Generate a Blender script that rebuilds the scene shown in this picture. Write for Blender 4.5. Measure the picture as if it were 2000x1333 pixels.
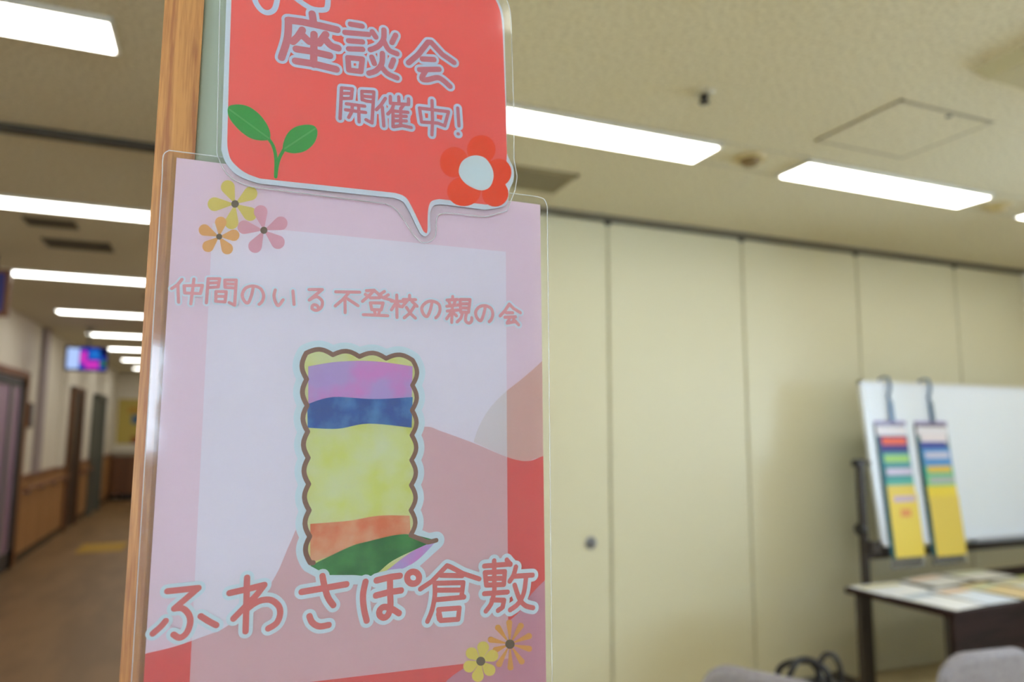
import bpy, bmesh, math, random
from mathutils import Vector, Matrix
from mathutils.geometry import tessellate_polygon, delaunay_2d_cdt
random.seed(7)
for _o in list(bpy.data.objects): bpy.data.objects.remove(_o)
scene = bpy.context.scene
C = scene.collection

# ------------------------------------------------------------------ camera
F, YAW, PITCH, ROLL = 1415.35, 0.387395, 0.121841, 0.0044416
CX, CY, EYE = 1000.0, 666.5, 1.55
fw = Vector((math.sin(YAW)*math.cos(PITCH), math.cos(YAW)*math.cos(PITCH), math.sin(PITCH)))
rt0 = Vector((math.cos(YAW), -math.sin(YAW), 0)); up0 = rt0.cross(fw)
rt = math.cos(ROLL)*rt0 + math.sin(ROLL)*up0
up = -math.sin(ROLL)*rt0 + math.cos(ROLL)*up0
cd = bpy.data.cameras.new('camera'); cam = bpy.data.objects.new('camera', cd); C.objects.link(cam)
cd.sensor_width = 36.0; cd.lens = F*36/2000
cd.clip_start = 0.02; cd.clip_end = 100
mw = Matrix((rt, up, -fw)).transposed().to_4x4(); mw.translation = (0, 0, EYE)
cam.matrix_world = mw
cd.dof.use_dof = True; cd.dof.focus_distance = 0.405; cd.dof.aperture_fstop = 5.6
scene.camera = cam

# ------------------------------------------------------------------ world (overcast daylight outside the windows), exposure
w = bpy.data.worlds.new('world'); scene.world = w; w.use_nodes = True
bg = w.node_tree.nodes['Background']
bg.inputs[0].default_value = (0.62, 0.80, 1.0, 1); bg.inputs[1].default_value = 14.0
LAMP = 5.8
scene.view_settings.view_transform = 'Standard'; scene.view_settings.look = 'None'
scene.view_settings.gamma = 1.0; scene.view_settings.use_curve_mapping = False
scene.view_settings.exposure = 0.76

# ------------------------------------------------------------------ helpers
def lin(c):
    return tuple((v/255/12.92 if v/255 <= 0.04045 else ((v/255+0.055)/1.055)**2.4) for v in c)
MATS = {}
def mat(name, rgb, rough=0.6, metal=0.0, spec=0.5, rgb2=None, scale=8.0, stretch=(1, 1, 1), detail=4.0, bump=0.0, bscale=None, coat=0.0, lo=0.4, hi=0.6):
    """principled, albedo given in sRGB 0-255, optional noise between two colours and fine relief"""
    if name in MATS: return MATS[name]
    m = bpy.data.materials.new(name); m.use_nodes = True; MATS[name] = m
    n, l = m.node_tree.nodes, m.node_tree.links
    b = n['Principled BSDF']
    b.inputs['Base Color'].default_value = (*lin(rgb), 1)
    b.inputs['Roughness'].default_value = rough; b.inputs['Metallic'].default_value = metal
    b.inputs['Specular IOR Level'].default_value = spec
    b.inputs['Coat Weight'].default_value = coat
    if rgb2 or bump:
        tc = n.new('ShaderNodeTexCoord'); mp = n.new('ShaderNodeMapping'); mp.inputs['Scale'].default_value = stretch
        l.new(tc.outputs['Object'], mp.inputs['Vector'])
    if rgb2:
        no = n.new('ShaderNodeTexNoise'); no.inputs['Scale'].default_value = scale; no.inputs['Detail'].default_value = detail
        l.new(mp.outputs[0], no.inputs['Vector'])
        r = n.new('ShaderNodeValToRGB')
        r.color_ramp.elements[0].position = lo; r.color_ramp.elements[0].color = (*lin(rgb), 1)
        r.color_ramp.elements[1].position = hi; r.color_ramp.elements[1].color = (*lin(rgb2), 1)
        l.new(no.outputs['Fac'], r.inputs[0]); l.new(r.outputs[0], b.inputs['Base Color'])
    if bump:
        nb = n.new('ShaderNodeTexNoise'); nb.inputs['Scale'].default_value = bscale or scale*4; nb.inputs['Detail'].default_value = 3
        l.new(mp.outputs[0], nb.inputs['Vector'])
        bp = n.new('ShaderNodeBump'); bp.inputs['Strength'].default_value = bump; bp.inputs['Distance'].default_value = 0.004
        l.new(nb.outputs['Fac'], bp.inputs['Height']); l.new(bp.outputs[0], b.inputs['Normal'])
    return m
def wood(name, light, dark, rings=55.0, along='Z', rough=0.45, coat=0.0, spec=0.5):
    if name in MATS: return MATS[name]
    m = bpy.data.materials.new(name); m.use_nodes = True; MATS[name] = m
    n, l = m.node_tree.nodes, m.node_tree.links; b = n['Principled BSDF']
    b.inputs['Roughness'].default_value = rough; b.inputs['Coat Weight'].default_value = coat; b.inputs['Specular IOR Level'].default_value = spec
    tc = n.new('ShaderNodeTexCoord'); mp = n.new('ShaderNodeMapping')
    sc = {'X': (0.06, 1, 1), 'Y': (1, 0.06, 1), 'Z': (1, 1, 0.06)}[along]
    mp.inputs['Scale'].default_value = sc; l.new(tc.outputs['Object'], mp.inputs[0])
    wv = n.new('ShaderNodeTexNoise'); wv.inputs['Scale'].default_value = rings*0.9; wv.inputs['Detail'].default_value = 2.0; wv.inputs['Distortion'].default_value = 0.8
    l.new(mp.outputs[0], wv.inputs['Vector'])
    mul = n.new('ShaderNodeMath'); mul.operation = 'MULTIPLY'; mul.inputs[1].default_value = 11.0
    sn = n.new('ShaderNodeMath'); sn.operation = 'SINE'
    l.new(wv.outputs['Fac'], mul.inputs[0]); l.new(mul.outputs[0], sn.inputs[0])
    fine = n.new('ShaderNodeTexNoise'); fine.inputs['Scale'].default_value = rings*14; fine.inputs['Detail'].default_value = 3
    l.new(mp.outputs[0], fine.inputs['Vector'])
    ad = n.new('ShaderNodeMath'); ad.operation = 'MULTIPLY_ADD'; ad.inputs[1].default_value = 0.28
    l.new(sn.outputs[0], ad.inputs[0]); l.new(fine.outputs['Fac'], ad.inputs[2])
    r = n.new('ShaderNodeValToRGB'); r.color_ramp.elements[0].position = 0.25; r.color_ramp.elements[1].position = 0.72
    r.color_ramp.elements[0].color = (*lin(light), 1); r.color_ramp.elements[1].color = (*lin(dark), 1)
    l.new(ad.outputs[0], r.inputs[0]); l.new(r.outputs[0], b.inputs['Base Color'])
    return m
def emit(name, rgb, s):
    if name in MATS: return MATS[name]
    m = bpy.data.materials.new(name); m.use_nodes = True; MATS[name] = m
    n, l = m.node_tree.nodes, m.node_tree.links; n.remove(n['Principled BSDF'])
    e = n.new('ShaderNodeEmission'); e.inputs[0].default_value = (*lin(rgb), 1); e.inputs[1].default_value = s
    l.new(e.outputs[0], n['Material Output'].inputs[0]); return m
def film(name, ior=1.45, tint=(1, 1, 1), haze=0.0, rough=0.06, bump=0.0, bscale=60):
    """thin clear plastic / glass: transparent with a Fresnel gloss and a little milky haze"""
    if name in MATS: return MATS[name]
    m = bpy.data.materials.new(name); m.use_nodes = True; MATS[name] = m
    n, l = m.node_tree.nodes, m.node_tree.links; n.remove(n['Principled BSDF'])
    t = n.new('ShaderNodeBsdfTransparent'); t.inputs[0].default_value = (*tint, 1)
    g = n.new('ShaderNodeBsdfGlossy'); g.inputs['Roughness'].default_value = rough
    d = n.new('ShaderNodeBsdfDiffuse'); d.inputs[0].default_value = (0.8, 0.82, 0.82, 1)
    fr = n.new('ShaderNodeFresnel'); fr.inputs[0].default_value = ior
    m1 = n.new('ShaderNodeMixShader'); m1.inputs[0].default_value = haze
    m2 = n.new('ShaderNodeMixShader')
    l.new(t.outputs[0], m1.inputs[1]); l.new(d.outputs[0], m1.inputs[2])
    l.new(fr.outputs[0], m2.inputs[0]); l.new(m1.outputs[0], m2.inputs[1]); l.new(g.outputs[0], m2.inputs[2])
    if bump:
        tc = n.new('ShaderNodeTexCoord'); nb = n.new('ShaderNodeTexNoise'); nb.inputs['Scale'].default_value = bscale
        l.new(tc.outputs['Object'], nb.inputs['Vector'])
        bp = n.new('ShaderNodeBump'); bp.inputs['Strength'].default_value = bump; bp.inputs['Distance'].default_value = 0.003
        l.new(nb.outputs['Fac'], bp.inputs['Height']); l.new(bp.outputs[0], g.inputs['Normal'])
    l.new(m2.outputs[0], n['Material Output'].inputs[0]); return m

ORG = {}
def tag(o, label=None, cat=None, group=None, kind=None):
    if label: o['label'] = label
    if cat: o['category'] = cat
    if group: o['group'] = group
    if kind: o['kind'] = kind
    return o
def thing(name, loc, label=None, cat=None, group=None, kind=None):
    o = bpy.data.objects.new(name, None); C.objects.link(o); o.location = loc; o.empty_display_size = 0.1
    ORG[o.name] = Vector(loc); return tag(o, label, cat, group, kind)
class B:
    """collects shapes in world coordinates; build() makes one mesh object of them"""
    def __init__(s): s.v = []; s.f = []; s.sm = []
    def add(s, vs, fs, smooth=False):
        k = len(s.v); s.v += [tuple(v) for v in vs]; s.f += [tuple(i+k for i in f) for f in fs]; s.sm += [smooth]*len(fs); return s
    def box(s, x0, x1, y0, y1, z0, z1, bev=0.0, M=None):
        bm = bmesh.new(); bmesh.ops.create_cube(bm, size=1)
        for v in bm.verts: v.co = Vector(((x0+x1)/2+v.co.x*(x1-x0), (y0+y1)/2+v.co.y*(y1-y0), (z0+z1)/2+v.co.z*(z1-z0)))
        if bev: bmesh.ops.bevel(bm, geom=list(bm.edges), offset=bev, segments=2, affect='EDGES', profile=0.5)
        return s.bm(bm, M)
    def bm(s, bm, M=None, smooth=False):
        bm.verts.index_update()
        vs = [(M @ v.co) if M else v.co.copy() for v in bm.verts]
        s.add(vs, [[v.index for v in f.verts] for f in bm.faces], smooth); bm.free(); return s
    def cyl(s, a, b, r0, r1=None, n=20, cap=True):
        a, b = Vector(a), Vector(b); r1 = r0 if r1 is None else r1
        d = (b-a).normalized(); u = d.orthogonal().normalized(); w_ = d.cross(u)
        vs = []
        for p, r in ((a, r0), (b, r1)):
            for i in range(n): t = 2*math.pi*i/n; vs.append(p+r*(math.cos(t)*u+math.sin(t)*w_))
        s.add(vs, [(i, (i+1) % n, n+(i+1) % n, n+i) for i in range(n)], True)
        if cap: s.add(vs, [tuple(range(n))[::-1], tuple(range(n, 2*n))])
        return s
    def tube(s, pts, r, n=8):
        pts = [Vector(p) for p in pts]; vs = []; u = None
        for i, p in enumerate(pts):
            d = (pts[min(i+1, len(pts)-1)]-pts[max(i-1, 0)]).normalized()
            u = (d.orthogonal() if u is None else (u-d*u.dot(d))).normalized(); w_ = d.cross(u)
            for k in range(n): t = 2*math.pi*k/n; vs.append(p+r*(math.cos(t)*u+math.sin(t)*w_))
        fs = [(i*n+k, i*n+(k+1) % n, (i+1)*n+(k+1) % n, (i+1)*n+k) for i in range(len(pts)-1) for k in range(n)]
        s.add(vs, fs, True); s.add(vs, [tuple(range(n))[::-1], tuple(range(len(vs)-n, len(vs)))]); return s
    def poly(s, pts):   # planar polygon (any 3D plane x-z), front only
        tr = tessellate_polygon([[Vector((p[0], p[2], 0)) for p in pts]])
        return s.add(pts, tr)
    def slab(s, pts, back):   # polygon in an x-z plane, extruded by `back` along +y
        n = len(pts); vs = [Vector(p) for p in pts]+[Vector((p[0], p[1]+back, p[2])) for p in pts]
        tr = tessellate_polygon([[Vector((p[0], p[2], 0)) for p in pts]])
        return s.add(vs, list(tr)+[tuple(i+n for i in t)[::-1] for t in tr]+[(i, (i+1) % n, n+(i+1) % n, n+i) for i in range(n)])
    def build(s, name, m, parent=None, **kw):
        o0 = Vector((0, 0, 0))
        if parent is not None: o0 = ORG[parent.name]
        elif s.v:
            xs = [v[0] for v in s.v]; ys = [v[1] for v in s.v]; zs = [v[2] for v in s.v]
            o0 = Vector(((min(xs)+max(xs))/2, (min(ys)+max(ys))/2, min(zs)))
        me = bpy.data.meshes.new(name); me.from_pydata([tuple(Vector(v)-o0) for v in s.v], [], s.f)
        me.polygons.foreach_set('use_smooth', s.sm); me.materials.append(m); me.update()
        bm = bmesh.new(); bm.from_mesh(me); bmesh.ops.recalc_face_normals(bm, faces=bm.faces); bm.to_mesh(me); bm.free()
        o = bpy.data.objects.new(name, me); C.objects.link(o)
        if parent is not None: o.parent = parent
        else: o.location = o0
        ORG[o.name] = o0
        return tag(o, **kw)
def box(name, m, dims, parent=None, bev=0.0, **kw): return B().box(*dims, bev=bev).build(name, m, parent, **kw)
def copy_tree(o, delta, parent=None):
    c = o.copy(); C.objects.link(c)
    ORG[c.name] = ORG[o.name]+Vector(delta)
    if parent is None: c.location = o.location+Vector(delta)
    else: c.parent = parent
    for ch in list(o.children): copy_tree(ch, delta, c)
    return c

# ------------------------------------------------------------------ the place: 0 = photographer's spot, +y along the corridor, +x along the folding wall
CEIL = 2.80; XL = -2.05; XR = 5.78; YB = -3.2; YE = 18.4; YP = 3.63
PD = 0.4066          # distance of the poster

# materials of the shell
m_ceil = mat('ceiling board', (218, 210, 182), 0.9, rgb2=(190, 181, 152), scale=70, detail=6, lo=0.42, hi=0.68, bump=0.25, bscale=160)
m_floor = mat('corridor floor', (152, 119, 78), 0.45, rgb2=(136, 106, 68), scale=5, stretch=(1, 0.3, 1))
m_plaster = mat('wall plaster', (242, 236, 222), 0.8, bump=0.1, bscale=120)
m_part = mat('folding partition', (214, 210, 182), 0.42, spec=0.5, bump=0.05, bscale=200)
m_green = mat('painted wall end', (152, 160, 140), 0.6)
m_trim = mat('grey aluminium', (122, 118, 106), 0.45, metal=0.4)
m_dark = mat('dark seam', (74, 72, 64), 0.7)
m_wood = wood('oak trim', (178, 123, 60), (142, 86, 38), 60)
m_wains = wood('corridor wood panel', (204, 154, 100), (176, 128, 78), 12)
m_brown = wood('brown door wood', (120, 78, 44), (92, 58, 32), 12)
m_black = mat('black plastic', (28, 28, 30), 0.5)

box('floor', m_floor, (XL-.1, XR+.1, YB-.1, YE+.1, -.1, 0), kind='structure')
box('floor_room', mat('room vinyl', (208, 190, 150), 0.5, rgb2=(196, 178, 138), scale=6), (.118, XR, YB, YP+.06, .0, .004), kind='structure')
box('ceiling', m_ceil, (XL-.1, XR+.1, YB-.1, YE+.1, CEIL, CEIL+.1), kind='structure')
# walls with cut-through window openings
def wall_x(name, x0, x1, ya, yb, win=None):
    b = B()
    if not win: b.box(x0, x1, ya, yb, 0, CEIL)
    else:
        wa, wb, za, zb = win
        b.box(x0, x1, ya, wa, 0, CEIL).box(x0, x1, wb, yb, 0, CEIL).box(x0, x1, wa, wb, 0, za).box(x0, x1, wa, wb, zb, CEIL)
    return b.build(name, m_plaster, kind='structure')
W1 = (0.25, 1.75, 1.15, 2.3)
wall_x('wall_right', XR, XR+.12, YB, YP+.2, W1)
W3_FILL = (-2.4, -0.9, 1.0, 2.15)  # unseen opening, added so more cool daylight reaches the poster
wall_x('wall_left', XL-.12, XL, YB, YE, W3_FILL)
W2 = (-1.95, -0.22, 1.38, 2.02)
B().box(XL, W2[0], YB-.12, YB, 0, CEIL).box(W2[1], XR, YB-.12, YB, 0, CEIL).box(W2[0], W2[1], YB-.12, YB, 0, W2[2]).box(W2[0], W2[1], YB-.12, YB, W2[3], CEIL).build('wall_back', m_plaster, kind='structure')
box('wall_end', m_plaster, (XL, 0.0, YE, YE+.12, 0, CEIL), kind='structure')
m_glass = film('window glass', 1.45, rough=0.0)
m_wf = mat('window frame', (190, 192, 190), 0.4, metal=0.3)
for i, (ax, wn) in enumerate((('x', W1), ('y', W2), ('l', W3_FILL))):  # the last window is an added one out of view, lighting the poster
    r = thing('window_%d' % (i+1), ((XR+.06 if ax == 'x' else XL-.06, (wn[0]+wn[1])/2, wn[2]) if ax != 'y' else ((wn[0]+wn[1])/2, YB-.06, wn[2])), kind='structure')
    def bb(a0, a1, z0, z1, t):
        xm = XR+.06 if ax == 'x' else XL-.06
        return (xm-t, xm+t, a0, a1, z0, z1) if ax != 'y' else (a0, a1, YB-.06-t, YB-.06+t, z0, z1)
    b = B(); a0, a1, z0, z1 = wn; mid = (a0+a1)/2
    b.box(*bb(a0, a1, z0, z0+.04, .03)).box(*bb(a0, a1, z1-.04, z1, .03)).box(*bb(a0, a0+.04, z0, z1, .03)).box(*bb(a1-.04, a1, z0, z1, .03)).box(*bb(mid-.02, mid+.02, z0, z1, .03))
    b.build('window_frame', m_wf, r)
    for p0, p1 in ((a0+.04, mid-.02), (mid+.02, a1-.04)): box('pane', m_glass, bb(p0, p1, z0+.04, z1-.04, .003), r)

# dividing wall, seen end-on behind the poster
wd_ = box('wall_divider', m_plaster, (-.030, .118, .4145, YE, 0, CEIL), kind='structure')
box('end_panel', m_green, (-.030, .118, .4125, .4145, 0, CEIL), wd_)
b = B()
prof = [(-.0368, .4300), (-.0362, .4118), (-.0275, .4088), (-.0166, .4088), (-.0166, .4300)]
n = len(prof)
b.add([(x, y, z) for z in (0.0, CEIL) for x, y in prof], [tuple(range(n)), tuple(range(n, 2*n))]+[(i, (i+1) % n, n+(i+1) % n, n+i) for i in range(n)])
b.build('trim_1', m_wood, kind='structure')

# folding partition: panels hung from a ceiling rail
wp = thing('wall_partition', (2.9, YP, 0), kind='structure')
edges = [0.12, 1.105, 2.085, 3.060, 4.034, 5.010, XR]
box('seam_backing', mat('seam backing', (150, 142, 104), 0.8), (0.12, XR, YP+.03, YP+.06, 0, CEIL), wp)
for k, (a, c) in enumerate(zip(edges, edges[1:])):
    p = box('panel', m_part, (a+.006, c-.006, YP, YP+.029, .01, CEIL-.035), wp, bev=.004)
    box('hanger', m_black, (c-.022, c+.022, YP-.003, YP+.02, CEIL-.052, CEIL-.012), wp) if k < 5 else None
    if k == 1:
        b = B().cyl((1.955, YP-.004, EYE-.618), (1.955, YP+.002, EYE-.618), .034).cyl((1.955, YP-.02, EYE-.618), (1.955, YP-.004, EYE-.618), .018)
        b.build('latch', mat('latch steel', (150, 156, 170), 0.3, metal=0.9), p)
box('trim_2', m_trim, (0.12, XR, YP-.03, YP+.05, CEIL-.028, CEIL), kind='structure')
box('trim_3', m_dark, (XL, -.03, 3.44, 3.49, CEIL-.03, CEIL), kind='structure')   # rail across the corridor ceiling
# ceiling joints along the row of lamps
for k, y in enumerate((2.455, 2.695)):
    box('trim_%d' % (4+k), mat('ceiling joint', (186, 180, 160), 0.8), (0.12, XR, y-.004, y+.004, CEIL-.003, CEIL), kind='structure')

# ------------------------------------------------------------------ ceiling lamps
m_lamp = emit('lamp diffuser', (255, 252, 243), LAMP)
m_lf = mat('lamp frame', (225, 224, 215), 0.5)
def lamp(x, y, label, group, base=None, L=1.27, Wd=.215):
    if base is not None:
        c = copy_tree(base, (x-base.location.x, y-base.location.y, 0)); return tag(c, label, group=group)
    t = thing('ceiling_light', (x, y, CEIL-.02), label, 'ceiling light', group)
    b = B(); x0, x1, y0, y1, z0, z1 = x-L/2, x+L/2, y-Wd/2, y+Wd/2, CEIL-.020, CEIL-.001
    b.box(x0, x1, y0, y0+.008, z0, z1).box(x0, x1, y1-.008, y1, z0, z1).box(x0, x0+.01, y0, y1, z0, z1).box(x1-.01, x1, y0, y1, z0, z1)
    b.build('frame', m_lf, t)
    bm = bmesh.new(); bmesh.ops.create_cube(bm, size=1)
    for v in bm.verts:
        s_ = 0.94 if v.co.z < 0 else 1.0
        v.co = Vector((x+v.co.x*(L-.022)*(.99 if v.co.z < 0 else 1), y+v.co.y*(Wd-.018)*s_, CEIL-.013+v.co.z*.02))
    B().bm(bm).build('diffuser', m_lamp, t)
    return t
lm = lamp(1.365, 2.575, 'white ceiling light nearest the red speech-bubble sign, over the folding wall', 'room ceiling lights')
lamp(3.12, 2.575, 'long white ceiling light just below the square access hatch', 'room ceiling lights', lm)
lamp(4.86, 2.575, 'ceiling light cut by the right edge of the picture', 'room ceiling lights', lm)
for x in (1.365, 3.12, 4.86):
    for y, nm in ((0.75, 'beside the dividing wall'), (-1.05, 'near the entrance windows')):
        lamp(x, y, 'ceiling light %s, %s' % (nm, {1.365: 'nearest the corridor', 3.12: 'middle one', 4.86: 'nearest the outer window'}[x]), 'room ceiling lights', lm)
words = ['nearest in the corridor, top left above the ceiling rail', 'second one down the corridor, just beyond the ceiling rail', 'third one down the corridor, beyond the ceiling vent', 'fourth one down the corridor', 'fifth one down the corridor, just above the screen', 'sixth one down the corridor, right of the screen', 'seventh one down the corridor, beside the post', 'eighth and farthest one at the corridor end']
for i, y in enumerate((2.50, 4.645, 6.80, 8.92, 10.95, 12.85, 14.85, 16.9)):
    lamp(-0.985, y, 'long white ceiling light, ' + words[i], 'corridor ceiling lights', lm)
lamp(-0.985, 0.35, 'corridor ceiling light above the photographer', 'corridor ceiling lights', lm)
lamp(-0.38, -1.05, 'unseen ceiling light added in the entrance area to brighten the poster', 'room ceiling lights', lm)  # extra lamp out of view, added to light the poster from above
lamp(-0.985, -1.75, 'corridor ceiling light nearest the entrance windows', 'corridor ceiling lights', lm)

# ------------------------------------------------------------------ things on the ceiling
def vent(x0, x1, y0, y1, label, n=9, mbase=None):
    t = thing('air_vent', ((x0+x1)/2, (y0+y1)/2, CEIL-.012), label, 'air vent')
    m_v = mbase or mat('vent metal', (150, 138, 104), 0.6)
    b = B(); z0, z1 = CEIL-.012, CEIL-.001
    b.box(x0, x1, y0, y0+.02, z0, z1).box(x0, x1, y1-.02, y1, z0, z1).box(x0, x0+.02, y0, y1, z0, z1).box(x1-.02, x1, y0, y1, z0, z1)
    b.build('frame', m_v, t)
    box('duct', mat('vent dark', (70, 62, 46), 0.9), (x0+.015, x1-.015, y0+.015, y1-.015, CEIL-.004, CEIL-.001), t)
    for k in range(n):
        y = y0+.03+(y1-y0-.06)*k/(n-1)
        box('slat', m_v, (x0+.02, x1-.02, y-.005, y+.005, CEIL-.011, CEIL-.004), t)
vent(1.20, 1.60, 3.06, 3.35, 'beige louvred air vent in the ceiling beside the speech-bubble sign')
vent(-1.12, -.72, 5.5, 5.75, 'dark louvred air vent in the corridor ceiling between two lights', 7, mat('vent dark metal', (92, 84, 66), 0.7))
vent(-1.12, -.85, 4.98, 5.16, 'small dark vent in the corridor ceiling in front of the larger one', 5, MATS['vent dark metal'])
# access hatch
t = thing('access_hatch', (2.61, 2.07, CEIL-.006), 'square access hatch with thin dark outline flush in the ceiling', 'hatch')
x0, x1, y0, y1 = 2.345, 2.865, 1.862, 2.288
b = B(); e = .012
b.box(x0, x1, y0, y0+e, CEIL-.006, CEIL-.001).box(x0, x1, y1-e, y1, CEIL-.006, CEIL-.001).box(x0, x0+e, y0, y1, CEIL-.006, CEIL-.001).box(x1-e, x1, y0, y1, CEIL-.006, CEIL-.001)
b.build('frame', mat('hatch rim', (160, 152, 130), 0.6), t)
box('lid', m_ceil, (x0+e, x1-e, y0+e, y1-e, CEIL-.005, CEIL-.001), t)
B().cyl((2.64, 1.89, CEIL-.008), (2.64, 1.89, CEIL-.003), .012).build('lock', m_black, t)
# sprinkler
t = thing('sprinkler', (1.625, 2.104, CEIL-.05), 'small dark sprinkler head on the bare ceiling', 'sprinkler')
B().cyl((1.625, 2.104, CEIL-.012), (1.625, 2.104, CEIL-.001), .034, .040, 24).build('rosette', mat('sprinkler plate', (190, 184, 160), 0.4), t)
B().cyl((1.625, 2.104, CEIL-.034), (1.625, 2.104, CEIL-.012), .012, .016).cyl((1.625, 2.104, CEIL-.042), (1.625, 2.104, CEIL-.038), .02).box(1.622, 1.628, 2.100, 2.108, CEIL-.04, CEIL-.03).build('nozzle', m_black, t)
def detector(x, y, r, label, m1, m2):
    t = thing('smoke_detector', (x, y, CEIL-.04), label, 'detector')
    B().cyl((x, y, CEIL-.014), (x, y, CEIL-.001), r*.92, r, 28).build('base', m1, t)
    B().cyl((x, y, CEIL-.036), (x, y, CEIL-.014), r*.42, r*.66, 24).build('sensor', m2, t)
mb = mat('detector beige', (196, 178, 128), 0.5); mbd = mat('detector brown', (128, 106, 66), 0.6)
detector(2.225, 2.56, .075, 'round beige detector between two room ceiling lights', mb, mbd)
detector(3.97, 2.60, .075, 'round beige detector at the right end of the hatch light', mb, mb)
detector(-.62, 7.6, .07, 'round dark detector on the corridor ceiling before the fourth light', mbd, mbd)
# ceiling air conditioner, corner in view
t = thing('air_conditioner', (2.83, 1.18, CEIL-.04), 'beige ceiling air conditioner cut off by the top right edge', 'air conditioner')
x0, x1, y0, y1 = 2.375, 3.285, .70, 1.61
b = B(); bm = bmesh.new(); bmesh.ops.create_cube(bm, size=1)
for v in bm.verts:
    s_ = .93 if v.co.z < 0 else 1
    v.co = Vector(((x0+x1)/2+v.co.x*(x1-x0)*s_, (y0+y1)/2+v.co.y*(y1-y0)*s_, CEIL-.0215+v.co.z*.041))
b.bm(bm).build('panel', mat('aircon beige', (182, 172, 134), 0.5), t)
box('intake_grille', mat('aircon grille', (188, 180, 146), 0.6), (x0+.2, x1-.2, y0+.2, y1-.2, CEIL-.046, CEIL-.040), t)
for dims in ((x0+.2, x1-.2, y1-.14, y1-.08, CEIL-.045, CEIL-.040), (x0+.2, x1-.2, y0+.08, y0+.14, CEIL-.045, CEIL-.040), (x0+.08, x0+.14, y0+.2, y1-.2, CEIL-.045, CEIL-.040), (x1-.14, x1-.08, y0+.2, y1-.2, CEIL-.045, CEIL-.040)):
    box('air_flap', mat('aircon flap', (150, 142, 104), 0.6), dims, t)

# ------------------------------------------------------------------ corridor
def strips(name, m, x1, z0, z1, gaps, thick, **kw):
    b = B(); y = -0.4
    for g0, g1 in gaps+[(YE, YE)]:
        if g0 > y: b.box(XL, XL+thick, y, g0, z0, z1)
        y = g1
    return b.build(name, m, **kw)
gaps = [(7.80, 9.91), (12.79, 13.84), (15.0, 15.95)]
strips('trim_6', m_wains, XL, .09, .93, gaps, .012, kind='structure')
strips('trim_7', wood('cap rail', (150, 96, 50), (120, 74, 38), 12), XL, .93, .995, gaps, .03, kind='structure')
strips('baseboard_left', mat('corridor base', (74, 62, 46), 0.6), XL, 0, .09, gaps, .014, kind='structure')
for k, (a, c) in enumerate(((10.02, 12.73), (13.9, 14.94))):
    t = thing('handrail', (XL+.07, (a+c)/2, .80), ('long wooden handrail between the glazed door and the dark doorway', 'short wooden handrail between the dark doorway and the grey door')[k], 'handrail', 'corridor handrails')
    B().tube([(XL+.075, a+(c-a)*i/8, .84) for i in range(9)], .022, 10).build('rail', MATS['cap rail'], t)
    for i in range(4 if k == 0 else 2):
        y = a+.2+(c-a-.4)*i/(3 if k == 0 else 1)
        box('bracket', mat('bracket lilac grey', (150, 140, 150), 0.5), (XL+.012, XL+.075, y-.03, y+.03, .78, .822), t, bev=.006)
# glazed door close by
d = thing('door_1', (XL, 8.86, 0), kind='structure')
B().box(XL, XL+.05, 7.804, 7.882, 0, 2.18).box(XL, XL+.05, 9.830, 9.908, 0, 2.18).box(XL, XL+.05, 7.804, 9.908, 2.11, 2.18).build('door_frame', wood('door frame wood', (150, 100, 56), (122, 78, 42), 12), d)
B().box(XL, XL+.035, 7.904, 7.993, .01, 2.09).box(XL, XL+.035, 9.631, 9.819, .01, 2.09).box(XL, XL+.035, 7.904, 9.819, 2.0, 2.09).box(XL, XL+.035, 7.904, 9.819, .01, .2).build('leaf_frame', mat('door leaf steel', (58, 60, 70), 0.4, metal=0.3), d)
box('pane', mat('lilac frosted pane', (176, 146, 180), 0.25), (XL+.005, XL+.02, 7.993, 9.631, .2, 2.0), d)
box('mullion', mat('grey mullion', (120, 122, 122), 0.5), (XL+.02, XL+.034, 9.166, 9.255, .2, 2.0), d)
# dark doorway
d = thing('door_2', (XL, 13.3, 0), kind='structure')
B().box(XL, XL+.06, 12.786, 12.863, 0, 2.18).box(XL, XL+.06, 13.760, 13.838, 0, 2.18).box(XL, XL+.06, 12.786, 13.838, 2.11, 2.18).build('door_frame', m_brown, d)
box('leaf', wood('dark leaf', (70, 48, 30), (52, 34, 22), 12), (XL, XL+.02, 12.863, 13.760, .01, 2.11), d)
B().cyl((XL+.02, 13.660, 1.0), (XL+.07, 13.660, 1.0), .012).cyl((XL+.06, 13.660, 1.0), (XL+.06, 13.528, 1.0), .01).build('door_handle', m_trim, d)
# grey steel door frame further on
d = thing('door_3', (XL, 15.9, 0), kind='structure')
B().box(XL, XL+.10, 15.000, 15.221, 0, 2.16).box(XL, XL+.12, 15.83, 15.95, 0, 2.16).box(XL, XL+.12, 15.000, 15.95, 2.08, 2.16).build('door_frame', mat('grey green steel', (104, 106, 96), 0.5), d)
box('leaf', mat('grey door leaf', (112, 114, 108), 0.5), (XL, XL+.03, 15.221, 15.83, .01, 2.08), d)
# pilasters on the left wall
for k, (a, c) in enumerate(((10.572, 10.793), (12.066, 12.343))):
    box('trim_%d' % (8+k), m_plaster if k else mat('mauve plaster', (176, 164, 164), 0.8), (XL, XL+.06, a, c, .995, CEIL), kind='structure')
# small call box by the glazed door
t = thing('wall_switch_box', (XL+.03, 10.18, 1.6), 'small dark call box on the wall beside the glazed door', 'call box')
box('body', mat('call box brown', (96, 70, 60), 0.5), (XL, XL+.04, 10.1, 10.26, 1.55, 1.84), t, bev=.006)
box('face', mat('call box grey', (120, 120, 128), 0.4), (XL+.04, XL+.045, 10.12, 10.24, 1.58, 1.81), t)
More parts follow.
